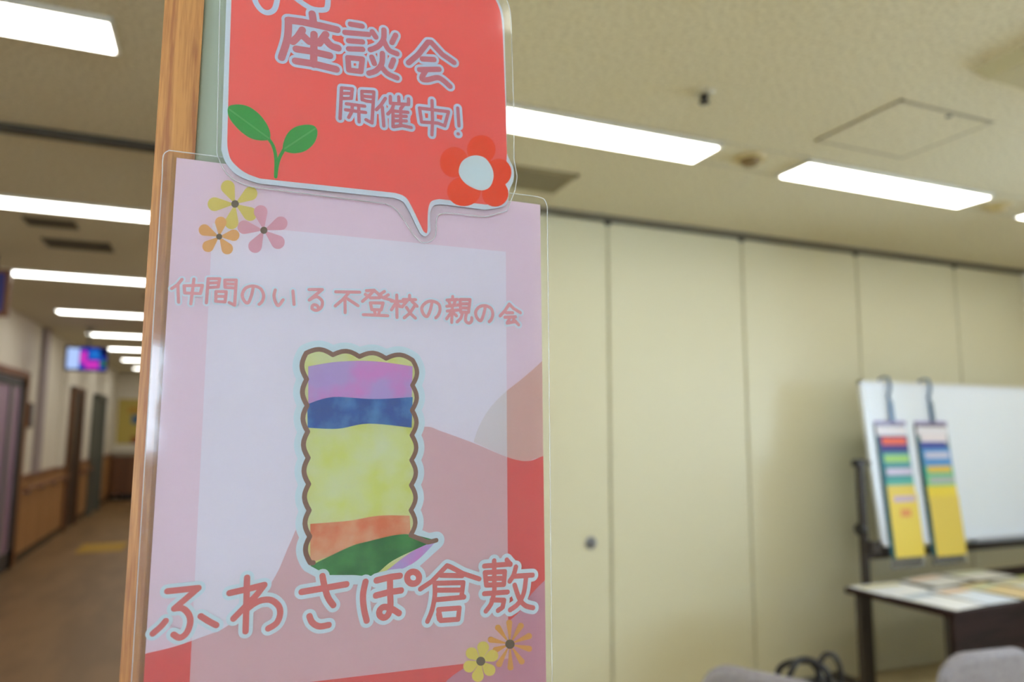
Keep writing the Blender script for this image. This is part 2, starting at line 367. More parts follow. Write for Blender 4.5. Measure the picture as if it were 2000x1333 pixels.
# hanging screen with coloured picture
t = thing('hanging_screen', (-1.50, 10.4, 2.25), 'lit flat screen with blue and magenta picture hanging in the corridor', 'screen')
x0, x1, y = -1.745, -1.275, 10.3
z0, z1 = 2.250, 2.555
box('bezel', m_black, (x0, x1, y, y+.06, z0, z1), t, bev=.008)
def scr(n, rgb, s, a, c, e_, g): box('screen_picture', emit(n, rgb, s), (x0+(x1-x0)*a, x0+(x1-x0)*c, y-.002, y, z0+(z1-z0)*e_, z0+(z1-z0)*g), t)
scr('screen blue', (40, 60, 200), 0.42, .34, .96, .05, .95)
scr('screen white', (180, 205, 255), 0.6, .06, .34, .08, .92)
y -= .002
scr('screen magenta', (225, 60, 200), 0.5, .36, .52, .30, .80); scr('screen magenta', (225, 60, 200), 0.5, .48, .80, .10, .42)
scr('screen azure', (40, 130, 230), 0.45, .58, .84, .52, .86); scr('screen green', (60, 140, 70), 0.4, .84, .95, .20, .45); scr('screen navy', (14, 14, 70), 0.5, .80, .96, .60, .95)
B().cyl((-1.5, 10.36, 2.45), (-1.5, 10.36, CEIL-.001), .02).box(-1.56, -1.44, 10.33, 10.39, CEIL-.01, CEIL-.001).build('ceiling_bracket', m_trim, t)
# hanging sign board cut by the left edge
t = thing('hanging_sign', (-1.66, 6.2, 2.35), 'blue violet hanging board in brown wooden frame at the left edge', 'sign')
box('frame', MATS['door frame wood'], (-1.85, -1.425, 6.18, 6.24, 2.35, 2.695), t, bev=.006)
box('face', mat('sign violet', (64, 66, 150), 0.4), (-1.83, -1.455, 6.174, 6.18, 2.38, 2.665), t)
for x in (-1.75, -1.52): B().cyl((x, 6.21, 2.69), (x, 6.21, CEIL-.001), .008).build('hanger_rod', m_trim, t)
# end wall: notice board and low cabinet
t = thing('notice_board', (-1.2, YE-.02, 1.1), 'yellow notice board with blue stripe on the corridor end wall', 'notice board')
box('board', mat('notice yellow', (206, 186, 96), 0.7), (-2.0, -.6, YE-.02, YE-.001, 1.20, 2.2), t)
box('blue_stripe', mat('notice blue', (84, 118, 150), 0.7), (-1.72, -.6, YE-.024, YE-.02, 1.64, 1.84), t)
box('orange_stripe', mat('notice orange', (206, 150, 60), 0.7), (-1.80, -.6, YE-.024, YE-.02, 1.90, 2.0), t)
box('red_card', mat('notice red', (160, 90, 60), 0.7), (-1.70, -1.4, YE-.024, YE-.02, 1.21, 1.36), t)
t = thing('low_cabinet', (-1.2, YE-.3, 0), 'low brown wooden cabinet at the far corridor end', 'cabinet')
box('body', wood('cabinet wood', (128, 84, 50), (104, 66, 38), 10), (-2.0, -.4, YE-.45, YE-.03, .12, .95), t)
box('plinth', m_black, (-1.80, -.45, YE-.4, YE-.05, 0, .12), t)
box('worktop', mat('cabinet top', (176, 166, 146), 0.4), (-2.03, -.38, YE-.48, YE-.03, .95, 1.03), t)
for k in range(3):
    dr = box('door', MATS['cabinet wood'], (-1.82+k*.48, -1.36+k*.48, YE-.47, YE-.45, .15, .92), t)
    box('handle', m_trim, (-1.41+k*.48, -1.39+k*.48, YE-.49, YE-.47, .5, .65), dr)
# yellow floor marking
tag(box('floor_marking', mat('floor yellow', (196, 156, 40), 0.6), (-1.53, -1.0, 10.63, 11.4, 0.0005, .002)), 'yellow rectangular marking on the brown corridor floor', 'floor marking')

# ------------------------------------------------------------------ whiteboard on its stand
BX0, BX1 = 3.6725, 5.56
TOP = Vector((0, 3.323, EYE+.310)); BOT = Vector((0, 3.219, EYE-.673)); BH = (TOP-BOT).length
bdn = (BOT-TOP).normalized(); bn = Vector((0, bdn.z, -bdn.y)).normalized()   # outward normal towards the camera
if bn.y > 0: bn = -bn
BM = Matrix((Vector((1, 0, 0)), bdn, bn)).transposed().to_4x4(); BM.translation = Vector((BX0, TOP.y, TOP.z))   # local: x along, y down, z out
def bbox(b, x0, x1, y0, y1, z0, z1, bev=0): return b.box(x0, x1, y0, y1, z0, z1, bev, BM)
t = thing('whiteboard', (4.6, 3.28, 0), 'mobile whiteboard tilted back on a dark stand behind the desk', 'whiteboard')
bbox(B(), .012, BX1-BX0-.012, .012, BH-.012, -.02, 0).build('writing_surface', mat('whiteboard white', (228, 238, 252), 0.4, spec=0.25), t)
fr = B(); L = BX1-BX0
for dims in ((0, L, 0, .018), (0, L, BH-.018, BH), (0, .018, 0, BH), (L-.018, L, 0, BH)): bbox(fr, dims[0], dims[1], dims[2], dims[3], -.022, .006)
fr.build('rim', mat('board rim', (222, 226, 232), 0.35, metal=0.2), t)
bbox(B(), .72, L-.05, BH-.006, BH+.012, 0, .065).build('pen_tray', mat('tray aluminium', (150, 158, 176), 0.35, metal=0.6), t)
m_std = mat('stand brown black', (52, 46, 42), 0.5)
ym = 3.283; PZ = EYE-.19
for x in (3.593, 5.64):
    box('upright', m_std, (x-.018, x+.018, ym-.018, ym+.018, .08, PZ+.025), t)
    B().box(x-.025, x+.025, ym-.28, ym+.28, .05, .09, .006).build('foot', m_std, t)
    for dy in (-.25, .25):
        B().cyl((x-.02, ym+dy, .027), (x+.02, ym+dy, .027), .026, n=16).build('castor', m_black, t)
    B().cyl((x-.045 if x < 4.5 else x+.018, ym, PZ), (x-.018 if x < 4.5 else x+.06, ym, PZ), .022).build('pivot', m_black, t)
B().cyl((3.545, ym-.01, EYE-.576), (3.575, ym-.01, EYE-.576), .034).build('clamp_knob', m_black, t)
box('crossbar', m_std, (3.61, 5.62, ym-.015, ym+.015, EYE-.75, EYE-.705), t)
for xa, xb in ((3.565, 3.69), (5.545, 5.64)): B().cyl((xa, ym, PZ), (xb, ym, PZ), .012).build('tilt_axle', m_std, t)
box('board_bracket', m_std, (3.60, 3.80, ym-.05, ym-.015, EYE-.71, EYE-.645), t)
# two sleeves of cards hung over the top edge of the board
def sleeve(xa, ya, skew, cards, label, wd):
    K = 1.13; xa, ya, wd = xa*K, ya*K, wd*K; cards = [(c_[0], c_[1]*K, c_[2]*K, c_[3], c_[4]) for c_ in cards]
    t = thing('card_sleeve', tuple(BM @ Vector((xa+wd/2, ya+.9, .03))), label, 'card holder', 'card sleeves hung on the whiteboard')
    def sb(x0, x1, y0, y1, z0, z1):
        b = B(); bm = bmesh.new(); bmesh.ops.create_cube(bm, size=1)
        for v in bm.verts:
            y = (y0+y1)/2+v.co.y*(y1-y0)
            v.co = Vector((xa+(x0+x1)/2+v.co.x*(x1-x0)+skew*(y-ya), y, (z0+z1)/2+v.co.z*(z1-z0)))
        return b.bm(bm, BM)
    m_h = mat('hook blue grey', (92, 120, 150), 0.35, metal=0.4)
    hx = wd*.56
    pts = [(hx-.01, .05, -.035), (hx-.012, -.02, -.03), (hx, -.028, .0), (hx+.012, -.02, .018), (hx+.02, .03, .02), (hx+.005, .07, .02), (hx-.012, .10, .018), (hx+.004, .13, .018)]
    B().tube([BM @ Vector((xa+p[0]+skew*(p[1]-ya)*.5, p[1], p[2])) for p in pts], .009, 8).build('hook', m_h, t)
    sb(hx-.014, hx+.014, .13, .254, .012, .022).build('strap', m_h, t)
    sb(.0, wd, .250, .271, .008, .014).build('hanger_bar', mat('hanger bar lilac', (150, 140, 190), 0.4), t)
    sb(-.004, wd+.004, .271, 1.118, .006, .010).build('clear_pocket', film('pocket plastic', 1.4, (0.93, 0.96, 0.99), 0.10, 0.15), t)
    sb(.004, wd-.004, .339, 1.06, .0105, .0115).build('backing_strip', mat('backing teal', (30, 112, 128), 0.5), t)
    z = .012
    for k, (rgb, a, c, in0, in1) in enumerate(cards):
        sb(in0*wd, wd-in1*wd, a, c, z+.0012*k, z+.0012*k+.001).build('card', mat('card %d %d %d' % rgb, rgb, 0.5), t)
    return t
c1 = [((228, 228, 240), .250, .300, .02, .02), ((52, 44, 130), .300, .395, .06, .04), ((232, 104, 78), .310, .350, .14, .08), ((60, 150, 170), .390, .46, .1, .04), ((160, 210, 120), .405, .445, .14, .08), ((44, 140, 160), .455, .55, .12, .04),
      ((206, 200, 226), .475, .512, .14, .06), ((84, 178, 168), .53, .57, .1, .04), ((226, 206, 96), .565, .62, .08, .04), ((232, 208, 84), .61, .935, .08, .0), ((198, 176, 206), .622, .652, .24, .08), ((226, 150, 84), .69, .73, .40, .28)]
c2 = [((228, 228, 240), .250, .300, .02, .02), ((232, 226, 236), .290, .35, .1, .06), ((58, 72, 168), .335, .375, .06, .1), ((84, 150, 220), .37, .48, .08, .04), ((206, 208, 232), .392, .425, .16, .1), ((70, 190, 160), .47, .52, .08, .04), ((226, 196, 84), .468, .505, .16, .1),
      ((130, 205, 150), .52, .585, .08, .04), ((176, 186, 190), .528, .562, .18, .04), ((234, 212, 70), .575, .66, .05, .04), ((228, 204, 92), .63, .945, .06, .02)]
sleeve(.055, .22, -.025, c1, 'hanging clear sleeve with blue and yellow cards, orange card at the top', .232)
sleeve(.357, .22, -.025, c2, 'hanging clear sleeve with white card on top and yellow card below', .25)

# ------------------------------------------------------------------ dark desk with leaflets
TZ = .70; ta = math.radians(3.0)
TM = Matrix.Translation((3.278, 2.495, 0)) @ Matrix.Rotation(ta, 4, 'Z')
m_desk = wood('dark desk wood', (44, 28, 25), (28, 18, 16), 14, 'X', 0.65, spec=0.15)
t = thing('desk', (4.1, 2.8, 0), 'dark brown office desk with leaflets laid out, before the whiteboard', 'desk')
TL_, TW_ = 1.8, .62
B().box(0, TL_, 0, TW_, TZ-.03, TZ, .004, TM).build('desktop', m_desk, t)
B().box(.02, TL_-.02, .02, .04, .12, TZ-.03, 0, TM).build('modesty_panel', m_desk, t)
for x in (.03, TL_-.07):
    for y in (.04, TW_-.08):
        B().box(x, x+.04, y, y+.04, 0, TZ-.03, .004, TM).build('leg', m_std, t)
for x in (.035, TL_-.065): B().box(x, x+.03, .08, TW_-.08, .1, .14, 0, TM).build('side_rail', m_std, t)
LS = 1.2
leaf = [(0.02, .30, .30, .21, -4, (240, 243, 250), 'white leaflet at the back left corner of the desk'), (.03, .02, .21, .29, 3, (240, 243, 250), 'white leaflet at the near left corner of the desk'),
        (.26, .02, .21, .29, -2, (228, 238, 252), 'bluish white leaflet, second along the front edge of the desk'), (.49, .03, .21, .28, 4, (226, 200, 140), 'leaflet with orange print in the middle of the desk'),
        (.72, .02, .21, .29, 0, (226, 226, 216), 'cream leaflet towards the right along the desk front'), (.95, .03, .21, .29, -3, (216, 222, 130), 'yellow green leaflet farther right on the desk'),
        (.36, .33, .28, .18, 5, (226, 228, 230), 'white leaflet lying crosswise behind the orange one'), (.68, .33, .28, .18, -3, (230, 230, 226), 'white leaflet lying crosswise at the desk back')]
for k, (x, y, wx, wy, an, rgb, lab) in enumerate(leaf):
    x, y, wx, wy = x*LS, y*LS, wx*LS, wy*LS
    LM = TM @ Matrix.Translation((x+wx/2, y+wy/2, TZ+.0006+.0012*k)) @ Matrix.Rotation(math.radians(an), 4, 'Z')
    o = thing('leaflet', tuple(LM.translation), lab, 'leaflet', 'leaflets laid out on the desk')
    B().box(-wx/2, wx/2, -wy/2, wy/2, 0, .001, 0, LM).build('sheet', mat('leaflet %d %d %d' % rgb, rgb, 0.35), o)
    B().box(-wx*.40, wx*.40, wy*.18, wy*.40, .001, .00125, 0, LM).build('printed_band', mat('leaflet band %d' % (k % 4), [(214, 206, 160), (180, 196, 216), (220, 186, 160), (196, 206, 170)][k % 4], 0.4), o)

# ------------------------------------------------------------------ chairs
m_fab = mat('grey chair fabric', (158, 154, 162), 0.85, rgb2=(146, 142, 150), scale=60, bump=0.3, bscale=300)
m_leg = mat('chair steel', (120, 120, 124), 0.35, metal=0.7)
def chair(x, y, rz, label):
    t = thing('meeting_chair', (x, y, 0), label, 'chair', 'grey meeting chairs')
    MX = Matrix.Translation((x, y, 0)) @ Matrix.Rotation(rz, 4, 'Z')     # local: chair faces +y, backrest at y=-.2
    def cushion(w_, d_, h_, r, M):
        bm = bmesh.new(); bmesh.ops.create_cube(bm, size=1)
        for v in bm.verts: v.co = Vector((v.co.x*w_, v.co.y*d_, v.co.z*h_))
        es = [e for e in bm.edges if abs((e.verts[0].co-e.verts[1].co).normalized().y) > .9]
        bmesh.ops.bevel(bm, geom=es, offset=r, segments=8, affect='EDGES', profile=0.5)
        es = [e for e in bm.edges if len(e.link_faces) == 2 and e.calc_face_angle(0) > 1.2]
        bmesh.ops.bevel(bm, geom=es, offset=d_*.42, segments=4, affect='EDGES', profile=0.5)
        return B().bm(bm, M, True)
    cushion(.43, .055, .36, .11, MX @ Matrix.Translation((0, -.215, .605)) @ Matrix.Rotation(math.radians(9), 4, 'X')).build('backrest', m_fab, t)
    cushion(.44, .06, .43, .09, MX @ Matrix.Translation((0, .02, .435)) @ Matrix.Rotation(math.radians(90), 4, 'X')).build('seat', m_fab, t)
    for s in (-1, 1):
        B().tube([MX @ Vector(p) for p in ((s*.19, -.225, .60), (s*.19, -.19, .42), (s*.19, -.22, .2), (s*.2, -.26, .0))], .011).build('leg', m_leg, t)
        B().tube([MX @ Vector(p) for p in ((s*.19, -.19, .40), (s*.19, .17, .40), (s*.195, .19, .38), (s*.2, .22, .0))], .011).build('leg', m_leg, t)
    return t
c0 = chair(2.60, 2.075, math.radians(-6), 'grey padded meeting chair at the bottom right before the desk')
chair(1.87, 2.06, math.radians(-60), 'grey padded chair, only its backrest top showing beside the black bag')
# black bag standing on the second chair's seat
MB = Matrix.Translation((1.985, 2.11, .469)) @ Matrix.Scale(1.12, 4) @ Matrix.Rotation(math.radians(-12), 4, 'Z')
t = thing('shoulder_bag', (1.985, 2.11, .469), 'black bag with looped straps standing on the chair', 'bag')
m_bag = mat('black nylon', (24, 24, 28), 0.55, bump=0.2, bscale=90)
bm = bmesh.new(); bmesh.ops.create_cube(bm, size=1); bmesh.ops.subdivide_edges(bm, edges=list(bm.edges), cuts=5, use_grid_fill=True)
for v in bm.verts:
    h = v.co.z+.5; k = 1-.28*h
    v.co = Vector((v.co.x*.26*(1-.08*h)+.004*math.sin(v.co.z*17), v.co.y*.15*k*(1-.5*(2*v.co.x)**2*.5), .001+h*.17+(.006*math.sin(v.co.x*20) if h > .5 else 0)))
B().bm(bm, MB, True).build('body', m_bag, t)
for s, hgt in ((-1, .25), (1, .23)):
    pts = [MB @ Vector((-.075*math.cos(a)+.02*s*.5, s*.035+.012*math.sin(3*a)*s, .16+(hgt-.16)*math.sin(a)**.8 if math.sin(a) > 0 else .16)) for a in [math.pi*i/16 for i in range(17)]]
    B().tube(pts, .011, 8).build('strap', m_bag, t)
pts = [MB @ Vector((.03+.085*(1-math.cos(a))*.5+.02, .0, .15+.105*max(0, math.sin(a))**.7)) for a in [math.pi*i/12 for i in range(13)]]
B().tube(pts, .009, 8).build('strap', m_bag, t)

# ------------------------------------------------------------------ POSTER AND SIGN: print laid out on their own planes
def ray(px, py):
    return rt*((px-CX)/F)-up*((py-CY)/F)+fw
def P(px, py, Y):
    d_ = ray(px, py); k = Y/d_.y
    return Vector((d_.x*k, Y, d_.z*k+EYE))
def scale_at(px, py, Y):
    a, b_, c = P(px, py, Y), P(px+4, py, Y), P(px, py+4, Y)
    return ((b_-a).length+(c-a).length)/8
def smooth(pts, closed=False, n=6):
    out = []; m_ = len(pts)
    rng = range(m_) if closed else range(m_-1)
    for i in rng:
        g = (lambda k: pts[k % m_]) if closed else (lambda k: pts[max(0, min(m_-1, k))])
        p0, p1, p2, p3 = g(i-1), g(i), g(i+1), g(i+2)
        for j in range(n):
            t_ = j/n
            out.append(tuple(.5*((2*p1[q])+(-p0[q]+p2[q])*t_+(2*p0[q]-5*p1[q]+4*p2[q]-p3[q])*t_*t_+(-p0[q]+3*p1[q]-3*p2[q]+p3[q])*t_**3) for q in (0, 1)))
    if not closed: out.append(tuple(pts[-1]))
    return out
def union(b, polys, Y):
    """flat union of overlapping x-z polygons as one clean sheet at distance Y"""
    vs, fs = [], []
    for q in polys:
        a = sum(q[k-1][0]*q[k][1]-q[k][0]*q[k-1][1] for k in range(len(q)))
        q = q if a > 0 else q[::-1]
        fs.append(list(range(len(vs), len(vs)+len(q)))); vs += [Vector((u*1000, v*1000)) for u, v in q]
    ov, oe, of, _, _, src = delaunay_2d_cdt(vs, [], fs, 0, 1e-5)
    of = [f for f, o_ in zip(of, src) if o_]
    return b.add([(v.x/1000, Y, v.y/1000) for v in ov], [tuple(f) for f in of])
def strokes(b, lines, width, Y, more=()):
    polys = []
    for lines_, width_ in ((lines, width),)+tuple(more):
        for pts in lines_:
            p3 = [P(x, y, Y) for x, y in pts]; r = width_*scale_at(*pts[len(pts)//2], Y)/2; N = 16
            for i, p in enumerate(p3):
                polys.append([(p.x+r*math.cos(2*math.pi*(k+.31*i)/N), p.z+r*math.sin(2*math.pi*(k+.31*i)/N)) for k in range(N)])
                if i:
                    q = p3[i-1]; d_ = p-q
                    if d_.length > 1e-7:
                        nx, nz = -d_.z/d_.length*r, d_.x/d_.length*r
                        polys.append([(q.x+nx, q.z+nz), (q.x-nx, q.z-nz), (p.x-nx, p.z-nz), (p.x+nx, p.z+nz)])
    return union(b, polys, Y)
def xz(pts, Y): return [(v.x, v.z) for v in (P(x, y, Y) for x, y in pts)]
def fill(b, pts, Y): return b.poly([P(x, y, Y) for x, y in pts])
def clip(sub, quad):
    out = list(sub); m_ = len(quad)
    area = sum(quad[i][0]*quad[(i+1) % m_][1]-quad[(i+1) % m_][0]*quad[i][1] for i in range(m_))
    sg = 1 if area > 0 else -1
    for i in range(m_):
        a, c = quad[i], quad[(i+1) % m_]
        ins = lambda p: sg*((c[0]-a[0])*(p[1]-a[1])-(c[1]-a[1])*(p[0]-a[0])) >= 0
        res = []
        for k in range(len(out)):
            p, q = out[k-1], out[k]
            if ins(p) != ins(q):
                d1 = (c[0]-a[0])*(p[1]-a[1])-(c[1]-a[1])*(p[0]-a[0]); d2 = (c[0]-a[0])*(q[1]-a[1])-(c[1]-a[1])*(q[0]-a[0])
                t_ = d1/(d1-d2); res.append((p[0]+(q[0]-p[0])*t_, p[1]+(q[1]-p[1])*t_))
            if ins(q): res.append(q)
        out = res
    return out
def ink(name, rgb, **kw): return mat('print '+name, rgb, 0.5, spec=0.2, **kw)
def frm(ox, oy, s):
    return lambda pts: [(ox+x/s, oy+y/s) for x, y in pts]
class Layer:
    def __init__(s, y, step=.00003): s.y = y; s.st = step
    def next(s): s.y -= s.st; return s.y

# --- poster
po = thing('poster', (.08, PD, EYE-.155), 'pink laminated poster with Japanese lettering and printed flowers on the wall end', 'poster')
PAPER = [(345, 308), (1055, 400), (1067, 1352), (276, 1400)]
B().slab([P(x, y, PD) for x, y in PAPER], .0003).build('paper', ink('pale pink', (242, 214, 226)), po)
PANEL = [(415, 436), (988, 492), (993, 1287), (369, 1361)]
S1 = smooth([(1075, 690), (1052, 712), (1020, 740), (985, 768), (955, 800), (935, 835), (925, 864)])+smooth([(925, 864), (960, 880), (990, 893), (1010, 899), (1030, 901), (1056, 893), (1080, 885)])
S2 = smooth([(250, 1290), (283, 1278), (340, 1264), (400, 1243), (440, 1226), (500, 1180), (540, 1122), (565, 1065), (600, 995), (680, 905), (770, 848), (830, 834), (862, 843), (925, 866), (990, 893), (1030, 901), (1056, 893), (1085, 880)])+[(1090, 1420), (250, 1420)]
S3 = smooth([(1090, 1112), (1060, 1138), (1035, 1165), (1015, 1195), (980, 1228), (930, 1288), (866, 1338), (830, 1420)])+[(1090, 1420)]
ly = Layer(PD)
for nm, sh, rgb in (('printed_blob', S2, (236, 100, 98)), ('printed_blob', S1, (228, 182, 172)), ('printed_blob', S3, (214, 152, 168))):
    fill(B(), clip(sh, PAPER), ly.next()).build(nm, ink('blob %d' % rgb[1], rgb), po)
fill(B(), PANEL, ly.next()).build('inner_panel', ink('panel', (242, 230, 240)), po)
fill(B(), clip(S2, PANEL), ly.next()).build('panel_blob', ink('panel rose', (230, 186, 190)), po)
fill(B(), clip(S1, PANEL), ly.next()).build('panel_blob', ink('panel petal', (232, 218, 220)), po)
def flower(parent, c, tips, r, rc, rgb, nm, rgbc=(112, 94, 74), fr_=None, ly_=ly):
    f_ = fr_ or (lambda q: q); cc = f_([c])[0]; Y = ly_.next(); pl = []; s = 1/(f_([(1, 0)])[0][0]-f_([(0, 0)])[0][0])
    for tx, ty in f_(tips):
        a = math.atan2(ty-cc[1], tx-cc[0]); Lr = math.hypot(tx-cc[0], ty-cc[1]); rr = r/s; pts = []
        for k in range(24):          # teardrop: point at the flower centre, round end at the tip
            th = -math.pi*.62+2*math.pi*.62*k/23
            pts.append((Lr+rr*math.cos(th), rr*math.sin(th)))
        pts = [(0, 0)]+pts
        pl.append(xz([(cc[0]+u*math.cos(a)-v*math.sin(a), cc[1]+u*math.sin(a)+v*math.cos(a)) for u, v in pts], Y))
    o = union(B(), pl, Y).build('printed_flower', ink(nm, rgb), parent)
    fill(B(), [(cc[0]+rc/s*math.cos(2*math.pi*k/20), cc[1]+rc/s*math.sin(2*math.pi*k/20)) for k in range(20)], ly_.next()).build('flower_centre', ink('centre', rgbc), o)
fH = frm(320, 300, 4.4425); fB = frm(680, 1080, 5.0)
flower(po, (618, 438), [(555, 292), (752, 348), (440, 440), (588, 598), (748, 526)], 60, 33, (230, 208, 110), 'yellow flower', fr_=fH)
flower(po, (480, 722), [(494, 598), (352, 664), (606, 710), (384, 806), (550, 826)], 50, 26, (240, 180, 110), 'orange flower', fr_=fH)
flower(po, (868, 667), [(840, 508), (1014, 606), (698, 640), (792, 804), (990, 770)], 59, 31, (234, 172, 186), 'pink flower', (134, 112, 74), fr_=fH)
flower(po, (1580, 895), [(1573, 686), (1686, 716), (1766, 816), (1766, 940), (1694, 1064), (1585, 1122), (1474, 1090), (1440, 952), (1394, 852), (1464, 734)], 30, 46, (236, 172, 92), 'orange daisy', fr_=fB)
flower(po, (1295, 1062), [(1318, 926), (1206, 984), (1182, 1114), (1266, 1206), (1380, 1148), (1408, 1008)], 58, 44, (238, 216, 110), 'yellow daisy', fr_=fB)

# plain striped watercolour patch
def wavy(x0, y0, x1, y1, n_, amp):
    out = []
    for i in range(n_*6+1):
        u = i/(n_*6); dx, dy = x1-x0, y1-y0; Lr = math.hypot(dx, dy); k = amp*abs(math.sin(math.pi*n_*u))
        out.append((x0+dx*u+dy/Lr*k, y0+dy*u-dx/Lr*k))
    return out
rightE = wavy(806, 704, 802, 1046, 7, 9); leftE = wavy(606, 1100, 598, 690, 8, 9); topE = wavy(598, 690, 806, 704, 4, 9)
OUT = topE[:-1]+rightE+[(836, 1060), (852, 1056), (800, 1102), (742, 1124), (650, 1124)]+leftE[:-1]
Y = ly.next(); strokes(B(), [OUT+[OUT[0]]], 34, Y).build('patch_border', ink('halo cool', (222, 234, 240)), po)
Y = ly.next(); pb = fill(B(), OUT, Y).build('striped_patch', mat('print wash yellow', (226, 226, 130), 0.5, spec=.2, rgb2=(232, 232, 190), scale=60, lo=.35, hi=.7), po)
def band(top, bot, m_):
    q = smooth(top)+smooth(bot)[::-1]
    fill(B(), q, ly.next()).build('colour_band', m_, pb)
band([(602, 716), (660, 707), (730, 706), (806, 716)], [(602, 790), (660, 780), (730, 784), (804, 786)], mat('print wash lilac', (200, 168, 220), .5, spec=.2, rgb2=(226, 150, 214), scale=45, lo=.45, hi=.62))
band([(600, 790), (650, 776), (730, 780), (806, 776)], [(601, 836), (660, 838), (720, 828), (804, 836)], mat('print wash blue', (36, 92, 172), .5, spec=.2, rgb2=(92, 170, 220), scale=60, lo=.45, hi=.75))
band([(606, 1024), (680, 1018), (740, 1008), (800, 1008)], [(606, 1100), (680, 1076), (740, 1062), (802, 1042)], mat('print wash orange', (236, 130, 84), .5, spec=.2, rgb2=(240, 180, 140), scale=50, lo=.42, hi=.62))
band([(606, 1106), (680, 1070), (720, 1058), (790, 1044), (852, 1056)], [(640, 1124), (690, 1124), (730, 1124), (770, 1094), (852, 1056)], mat('print wash green', (24, 120, 56), .5, spec=.2, rgb2=(70, 164, 80), scale=55, lo=.42, hi=.75))
band([(762, 1110), (785, 1092), (810, 1075), (848, 1058)], [(742, 1124), (780, 1114), (815, 1095), (850, 1060)], MATS['print wash lilac'])
Y = ly.next(); strokes(B(), [[(612, 1100)]+leftE+topE+rightE+[(836, 1060), (852, 1056)]], 9, Y).build('patch_outline', ink('brown line', (150, 108, 92)), pb)

# lettering, line 1
fC = frm(320, 520, 4.936); fD = frm(660, 520, 4.231)
def NO(p): return smooth(p)
L1 = [fC(q) for q in (
 [(175, 128), (132, 180), (75, 218)], [(135, 190), (142, 350)], [(195, 190), (372, 186), (352, 266), (202, 260), (195, 190)], [(290, 125), (276, 240), (260, 365)],
 [(410, 355), (428, 122), (538, 122), (524, 202), (424, 208)], [(430, 165), (528, 160)], [(590, 205), (588, 135), (698, 135), (682, 378), (630, 352)], [(592, 206), (688, 212)], [(595, 170), (688, 174)],
 [(503, 245), (602, 247), (590, 346), (500, 340), (503, 245)], [(503, 292), (595, 294)],
 NO([(862, 200), (846, 280), (812, 355), (775, 335), (756, 275), (790, 212), (862, 192), (932, 218), (962, 282), (948, 340), (918, 370)]),
 NO([(1074, 230), (1062, 290), (1078, 350), (1105, 382), (1150, 325)]), [(1245, 240), (1255, 370)],
 [(1400, 226), (1528, 226), (1402, 328)], NO([(1402, 328), (1472, 296), (1526, 338), (1518, 398), (1470, 428), (1428, 408), (1444, 374), (1482, 384), (1490, 414)]))]
L1 += [fD(q) for q in (
 [(-18, 213), (180, 216)], [(96, 215), (42, 275), (-22, 330)], [(58, 262), (60, 385)], [(78, 270), (166, 328)],
 [(235, 204), (300, 200), (262, 240), (203, 292)], [(226, 234), (250, 250)], [(300, 202), (372, 262), (450, 284)], [(384, 210), (340, 240)], [(416, 238), (384, 258)],
 [(268, 264), (346, 262)], [(268, 304), (374, 306), (358, 362), (280, 360), (268, 304)], [(300, 366), (310, 398)], [(346, 366), (336, 400)], [(210, 402), (412, 411)],
 [(486, 240), (488, 425)], [(440, 290), (536, 292)], [(482, 300), (442, 362)], [(496, 316), (514, 336)], [(592, 242), (592, 268)], [(540, 276), (642, 278)], [(572, 288), (530, 338)], [(612, 292), (654, 332)], [(634, 330), (592, 392), (548, 428)], [(566, 342), (604, 398), (640, 430)],
 NO([(778, 296), (766, 355), (738, 416), (706, 396), (693, 345), (728, 302), (776, 290), (830, 312), (844, 360), (828, 408), (808, 428)]),
 [(948, 252), (948, 276)], [(902, 282), (988, 276)], [(918, 296), (928, 318)], [(968, 290), (958, 318)], [(900, 332), (992, 322)], [(904, 372), (992, 364)], [(946, 330), (940, 466)], [(938, 380), (898, 436)], [(952, 384), (980, 412)],
 [(1010, 276), (1092, 277), (1080, 382), (1014, 382), (1010, 276)], [(1014, 312), (1084, 312)], [(1014, 346), (1082, 347)], [(1030, 388), (1016, 432), (985, 462)], NO([(1062, 388), (1054, 448), (1080, 472), (1104, 456), (1106, 428)]),
 NO([(1218, 334), (1206, 392), (1182, 450), (1152, 432), (1138, 382), (1168, 338), (1218, 328), (1264, 350), (1280, 396), (1268, 440), (1250, 460)]),
 [(1340, 412), (1380, 370), (1416, 314), (1450, 350), (1508, 386)], [(1392, 386), (1444, 386)], [(1380, 424), (1468, 420)], [(1424, 424), (1398, 472), (1470, 458)], [(1450, 440), (1494, 486)])]
Y = ly.next(); strokes(B(), L1, 13.5, Y).build('lettering_outline', ink('halo pale', (226, 234, 242)), po)
Y = ly.next(); strokes(B(), L1, 6.1, Y).build('lettering', ink('letter pink', (240, 168, 172)), po)
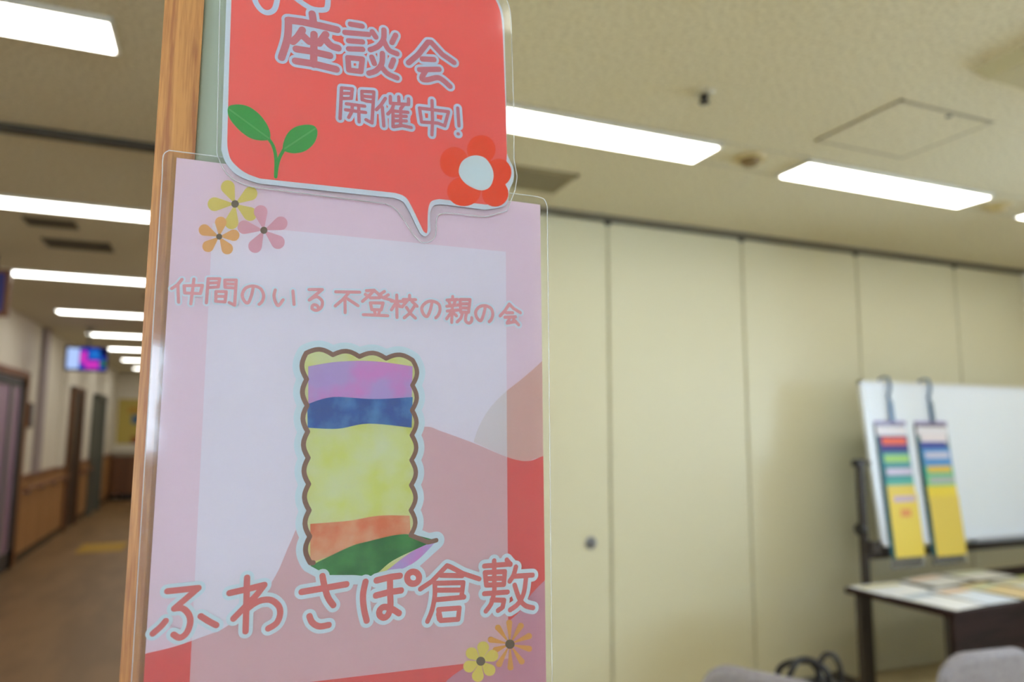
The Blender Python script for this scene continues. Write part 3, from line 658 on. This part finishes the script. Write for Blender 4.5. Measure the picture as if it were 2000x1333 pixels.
# lettering, large title
fA = frm(270, 1080, 5.0); fR = frm(560, 960, 4.4425)
def ring(cx_, cy_, r): return [(cx_+r*math.cos(2*math.pi*k/24), cy_+r*math.sin(2*math.pi*k/24)) for k in range(25)]
T1 = [fA(q) for q in (
 [(285, 378), (588, 346), (352, 548)], NO([(352, 548), (430, 545), (492, 602), (508, 685), (472, 785), (406, 832), (345, 802)]), NO([(142, 792), (222, 722), (268, 668)]), NO([(610, 622), (690, 672), (762, 710)]),
 [(1063, 245), (1055, 550), (1048, 770)], [(892, 396), (1080, 354), (1232, 316), (1160, 410), (930, 646)], NO([(1070, 545), (1130, 500), (1210, 465), (1300, 466), (1370, 522), (1386, 600), (1350, 690), (1270, 742)]))]
T1 += [fR(q) for q in (
 [(130, 875), (518, 808)], NO([(310, 737), (334, 850), (362, 930), (404, 990)]), NO([(197, 1085), (222, 1140), (282, 1174), (364, 1162)]),
 NO([(684, 786), (662, 900), (670, 1020), (694, 1124)]), [(780, 775), (900, 745), (982, 735)], [(774, 906), (890, 876), (992, 862)], NO([(896, 752), (897, 880), (900, 985), (884, 1066), (846, 1098), (808, 1078), (806, 1036), (842, 1006), (904, 1018), (974, 1060)]), ring(1097, 752, 52))]
T2 = [fB(q) for q in (
 [(705, 356), (820, 280), (965, 128), (1000, 140), (1120, 205), (1280, 258)], [(905, 222), (1115, 226)],
 [(846, 300), (1124, 294), (1108, 420), (1132, 434)], [(850, 368), (1110, 366)], [(848, 462), (1130, 436)], NO([(846, 300), (846, 420), (820, 560), (775, 672)]),
 [(882, 556), (1086, 542), (1074, 652), (905, 664), (882, 556)], [(880, 600), (890, 650)],
 [(1330, 132), (1585, 112)], [(1550, 72), (1584, 116)], [(1426, 80), (1428, 392)], [(1336, 196), (1530, 186), (1520, 312), (1350, 318), (1336, 196)], [(1346, 256), (1524, 250)], [(1330, 402), (1556, 386)],
 NO([(1424, 400), (1396, 500), (1345, 572)]), [(1404, 462), (1522, 466), (1508, 535), (1464, 566)],
 NO([(1638, 140), (1615, 220), (1578, 280)]), [(1620, 232), (1800, 220)], NO([(1738, 228), (1716, 390), (1660, 500), (1582, 560)]), NO([(1626, 318), (1672, 450), (1730, 518), (1806, 540)]))]
Y = ly.next(); strokes(B(), T1, 28, Y, ((T2, 24),)).build('title_outline', ink('halo cool', (222, 234, 240)), po)
Y = ly.next(); strokes(B(), T1, 12.4, Y, ((T2, 9.4),)).build('title_lettering', ink('title red', (228, 124, 122)), po)
# laminating film with clear margin
FILM = smooth([(317, 340), (319, 304), (330, 294)], n=4)+smooth([(1040, 383), (1062, 389), (1069, 405)], n=4)+[(1079, 1372), (251, 1425)]
YF = ly.next()-.0003
m_film = film('laminate film', 1.6, (0.975, 0.985, 0.975), 0.02, 0.06, 0.05, 30)
B().poly([P(x, y, YF) for x, y in FILM]).build('laminate', m_film, po)
rimp = [P(x, y, YF) for x, y in FILM]; B().tube(rimp+[rimp[0]], .0003, 6).build('laminate_edge', film('film edge', 1.3, (0.97, 0.98, 0.97), 0.45, 0.3), po)

# --- speech bubble sign
SD = .4046
sg = thing('speech_bubble_sign', (.08, SD, EYE+.11), 'red laminated speech-bubble sign with Japanese lettering, overlapping the poster top', 'sign')
SO = [(446, -135), (442, 0), (437, 150), (433, 270)]+smooth([(432, 292), (440, 316), (458, 338), (482, 351), (507, 359)])+[(770, 387)]+smooth([(770, 387), (785, 393), (795, 405), (820, 456)])+smooth([(820, 456), (831, 462), (841, 452)])+smooth([(841, 452), (840, 418), (846, 403), (860, 399)])+[(948, 410)]+smooth([(948, 410), (978, 405), (991, 396), (995, 372), (1003, 352), (1003, 330), (996, 314), (990, 300)])+[(989, 200), (986, 90)]+smooth([(986, 90), (984, 40), (978, 12), (962, -14), (938, -32)])
SI = [(457, -122), (452, 0), (447, 150), (444, 270)]+smooth([(444, 286), (450, 310), (466, 328), (484, 340), (508, 349)])+[(772, 377)]+smooth([(772, 377), (790, 384), (802, 400), (827, 452)])+smooth([(827, 452), (833, 456), (835, 450)])+smooth([(835, 450), (836, 412), (842, 394), (858, 389)])+[(950, 400), (986, 394), (990, 300), (987, 200), (983, 90)]+smooth([(983, 90), (980, 40), (972, 8), (955, -16), (930, -30)])
B().slab([P(x, y, SD) for x, y in SO], .0004).build('card', ink('sign border', (224, 232, 240)), sg)
ls = Layer(SD)
fill(B(), SI, ls.next()).build('red_field', ink('coral red', (255, 110, 102)), sg)
fE = frm(400, 0, 5.553); fF = frm(680, 0, 5.553); fG = frm(630, 150, 6.667); f3 = frm(420, 180, 5.553); f4 = frm(700, 200, 4.4425)
# sprout
m_gr = ink('leaf green', (64, 172, 78)); m_lg = ink('leaf rib green', (96, 190, 104))
Y = ls.next(); st = strokes(B(), [f3(smooth(q)) for q in ([(580, 505), (632, 590), (660, 720), (658, 920)], [(748, 622), (700, 710), (674, 800), (658, 920)])], 6.4, Y).build('sprout', m_gr, sg)
Y = ls.next(); fill(B(), f3(smooth([(138, 180), (165, 146), (260, 134), (370, 160), (480, 240), (560, 345), (598, 440), (596, 505), (565, 522), (480, 524), (380, 498), (270, 420), (180, 320), (142, 245)], True)), Y).build('leaf', m_gr, st)
fill(B(), f3(smooth([(738, 622), (742, 550), (785, 450), (860, 384), (960, 356), (1060, 360), (1104, 402), (1108, 470), (1070, 560), (980, 638), (870, 664), (785, 652)], True)), Y).build('leaf', m_gr, st)
Y = ls.next(); strokes(B(), [f3([(160, 190), (582, 500)]), f3([(758, 612), (1085, 396)])], 3.2, Y).build('leaf_rib', m_lg, st)
# red flower
Y = ls.next(); pl = []
for cx_, cy_, rx, ry in ((887, 317, 28, 30), (940, 292, 28, 28), (974, 337, 25, 27), (967, 378, 26, 26), (906, 374, 33, 29), (932, 338, 36, 36)):
    pl.append(xz([(cx_+rx*math.cos(2*math.pi*k/28), cy_+ry*math.sin(2*math.pi*k/28)) for k in range(28)], Y))
fo = union(B(), pl, Y).build('red_flower', ink('flower red', (255, 84, 42)), sg)
fill(B(), smooth([(896, 332), (904, 314), (924, 304), (946, 308), (960, 326), (964, 346), (956, 366), (938, 372), (914, 362), (900, 348)], True), ls.next()).build('flower_centre', ink('flower white', (226, 234, 236)), fo)
# lettering
BIG = [fE(q) for q in (
 [(1165, 150), (1180, 250)], [(905, 218), (1060, 238), (1250, 278), (1435, 322)], NO([(908, 225), (895, 420), (832, 625)]), [(1058, 325), (1010, 400), (955, 452)], [(1050, 375), (1130, 450)], [(1185, 372), (1180, 700)], [(1312, 372), (1240, 470)], NO([(1310, 432), (1370, 495), (1445, 522)]),
 [(992, 532), (1150, 556), (1355, 604)], [(985, 662), (1180, 692), (1425, 752)])]
BIG2 = [fE(q) for q in ([(1580, 262), (1706, 284)], [(1520, 352), (1777, 374)], [(1560, 442), (1710, 455)], [(1560, 530), (1712, 535)], [(1552, 626), (1708, 640), (1692, 776), (1562, 760), (1552, 626)])]
BIG2 += [fF(q) for q in (
 NO([(388, 325), (382, 430), (322, 505), (240, 540)]), [(262, 345), (300, 402)], [(515, 382), (475, 462)], NO([(385, 440), (440, 540), (530, 584)]),
 NO([(372, 580), (364, 690), (304, 766), (225, 795)]), [(257, 620), (284, 690)], [(492, 650), (464, 722)], NO([(362, 726), (430, 800), (530, 846)]),
 [(655, 682), (760, 592), (866, 458), (900, 460), (1020, 590), (1148, 678)], [(805, 640), (930, 646)], [(775, 756), (985, 752)], NO([(842, 764), (800, 850), (860, 866), (985, 845), (1105, 938)]))]
SM = [fG(q) for q in (
 [(228, 545), (248, 145), (388, 158), (374, 282), (248, 284)], [(252, 215), (380, 218)], [(516, 300), (512, 190), (668, 198), (644, 602), (566, 560)], [(516, 296), (572, 318), (652, 328)], [(520, 252), (656, 266)],
 [(310, 352), (548, 384)], [(300, 430), (560, 466)], NO([(388, 362), (380, 450), (340, 530)]), [(470, 382), (476, 588)],
 [(818, 282), (760, 370), (700, 430)], [(778, 396), (798, 642)], [(882, 258), (884, 345), (1120, 362), (1120, 288)], [(992, 262), (996, 350)],
 NO([(930, 352), (900, 430), (850, 486)]), [(918, 430), (918, 650)], [(1020, 410), (1016, 640)], [(1056, 366), (1016, 420)], [(920, 446), (1110, 464)], [(920, 512), (1090, 516)], [(920, 574), (1090, 576)], [(926, 652), (1032, 634), (1154, 662)],
 [(1262, 408), (1640, 456), (1590, 640), (1500, 604), (1290, 590), (1262, 408)], [(1425, 312), (1432, 580), (1424, 756)], [(1760, 408), (1776, 640)], [(1764, 744), (1768, 746)])]
TOPS = [fE(q) for q in (NO([(525, -60), (560, 40), (620, 115), (690, 138), (755, 100), (785, 0), (788, -80)]), NO([(960, -40), (1080, 48), (1180, 100), (1300, 106), (1332, 60), (1336, -60)]))]
TOPS += [[(535, -44), (560, -70), (612, -58), (640, -22)], [(500, -70), (494, -12)]]
Y = ls.next(); strokes(B(), BIG, 25, Y, ((BIG2, 20), (SM, 17), (TOPS, 10.5))).build('lettering_outline', ink('halo blue', (210, 220, 238)), sg)
Y = ls.next(); strokes(B(), BIG, 14, Y, ((BIG2, 10.5),)).build('lettering', ink('dusty rose', (220, 128, 140)), sg)
Y = ls.next(); strokes(B(), SM, 6.6, Y).build('small_lettering', MATS['print dusty rose'], sg)
SF = [(432, -150), (424, 280)]+smooth([(424, 300), (436, 330), (458, 352), (490, 365)])+[(752, 398)]+smooth([(752, 398), (776, 412), (812, 464), (832, 474), (850, 462), (854, 424), (872, 416)])+[(948, 424), (990, 412), (1006, 372), (1010, 345), (1004, 312), (1003, 200), (999, 70)]+smooth([(999, 70), (996, 20), (982, -14), (952, -44)])
YF2 = ls.next()-.0002
B().poly([P(x, y, YF2) for x, y in SF]).build('laminate', m_film, sg)
r2 = [P(x, y, YF2) for x, y in SF]; B().tube(r2+[r2[0]], .00028, 6).build('laminate_edge', MATS['film edge'], sg)
box('adhesive_pad', mat('foam tape', (220, 220, 214), 0.8), (.02, .10, SD+.0004, .4122, EYE+.18, EYE+.21), sg)
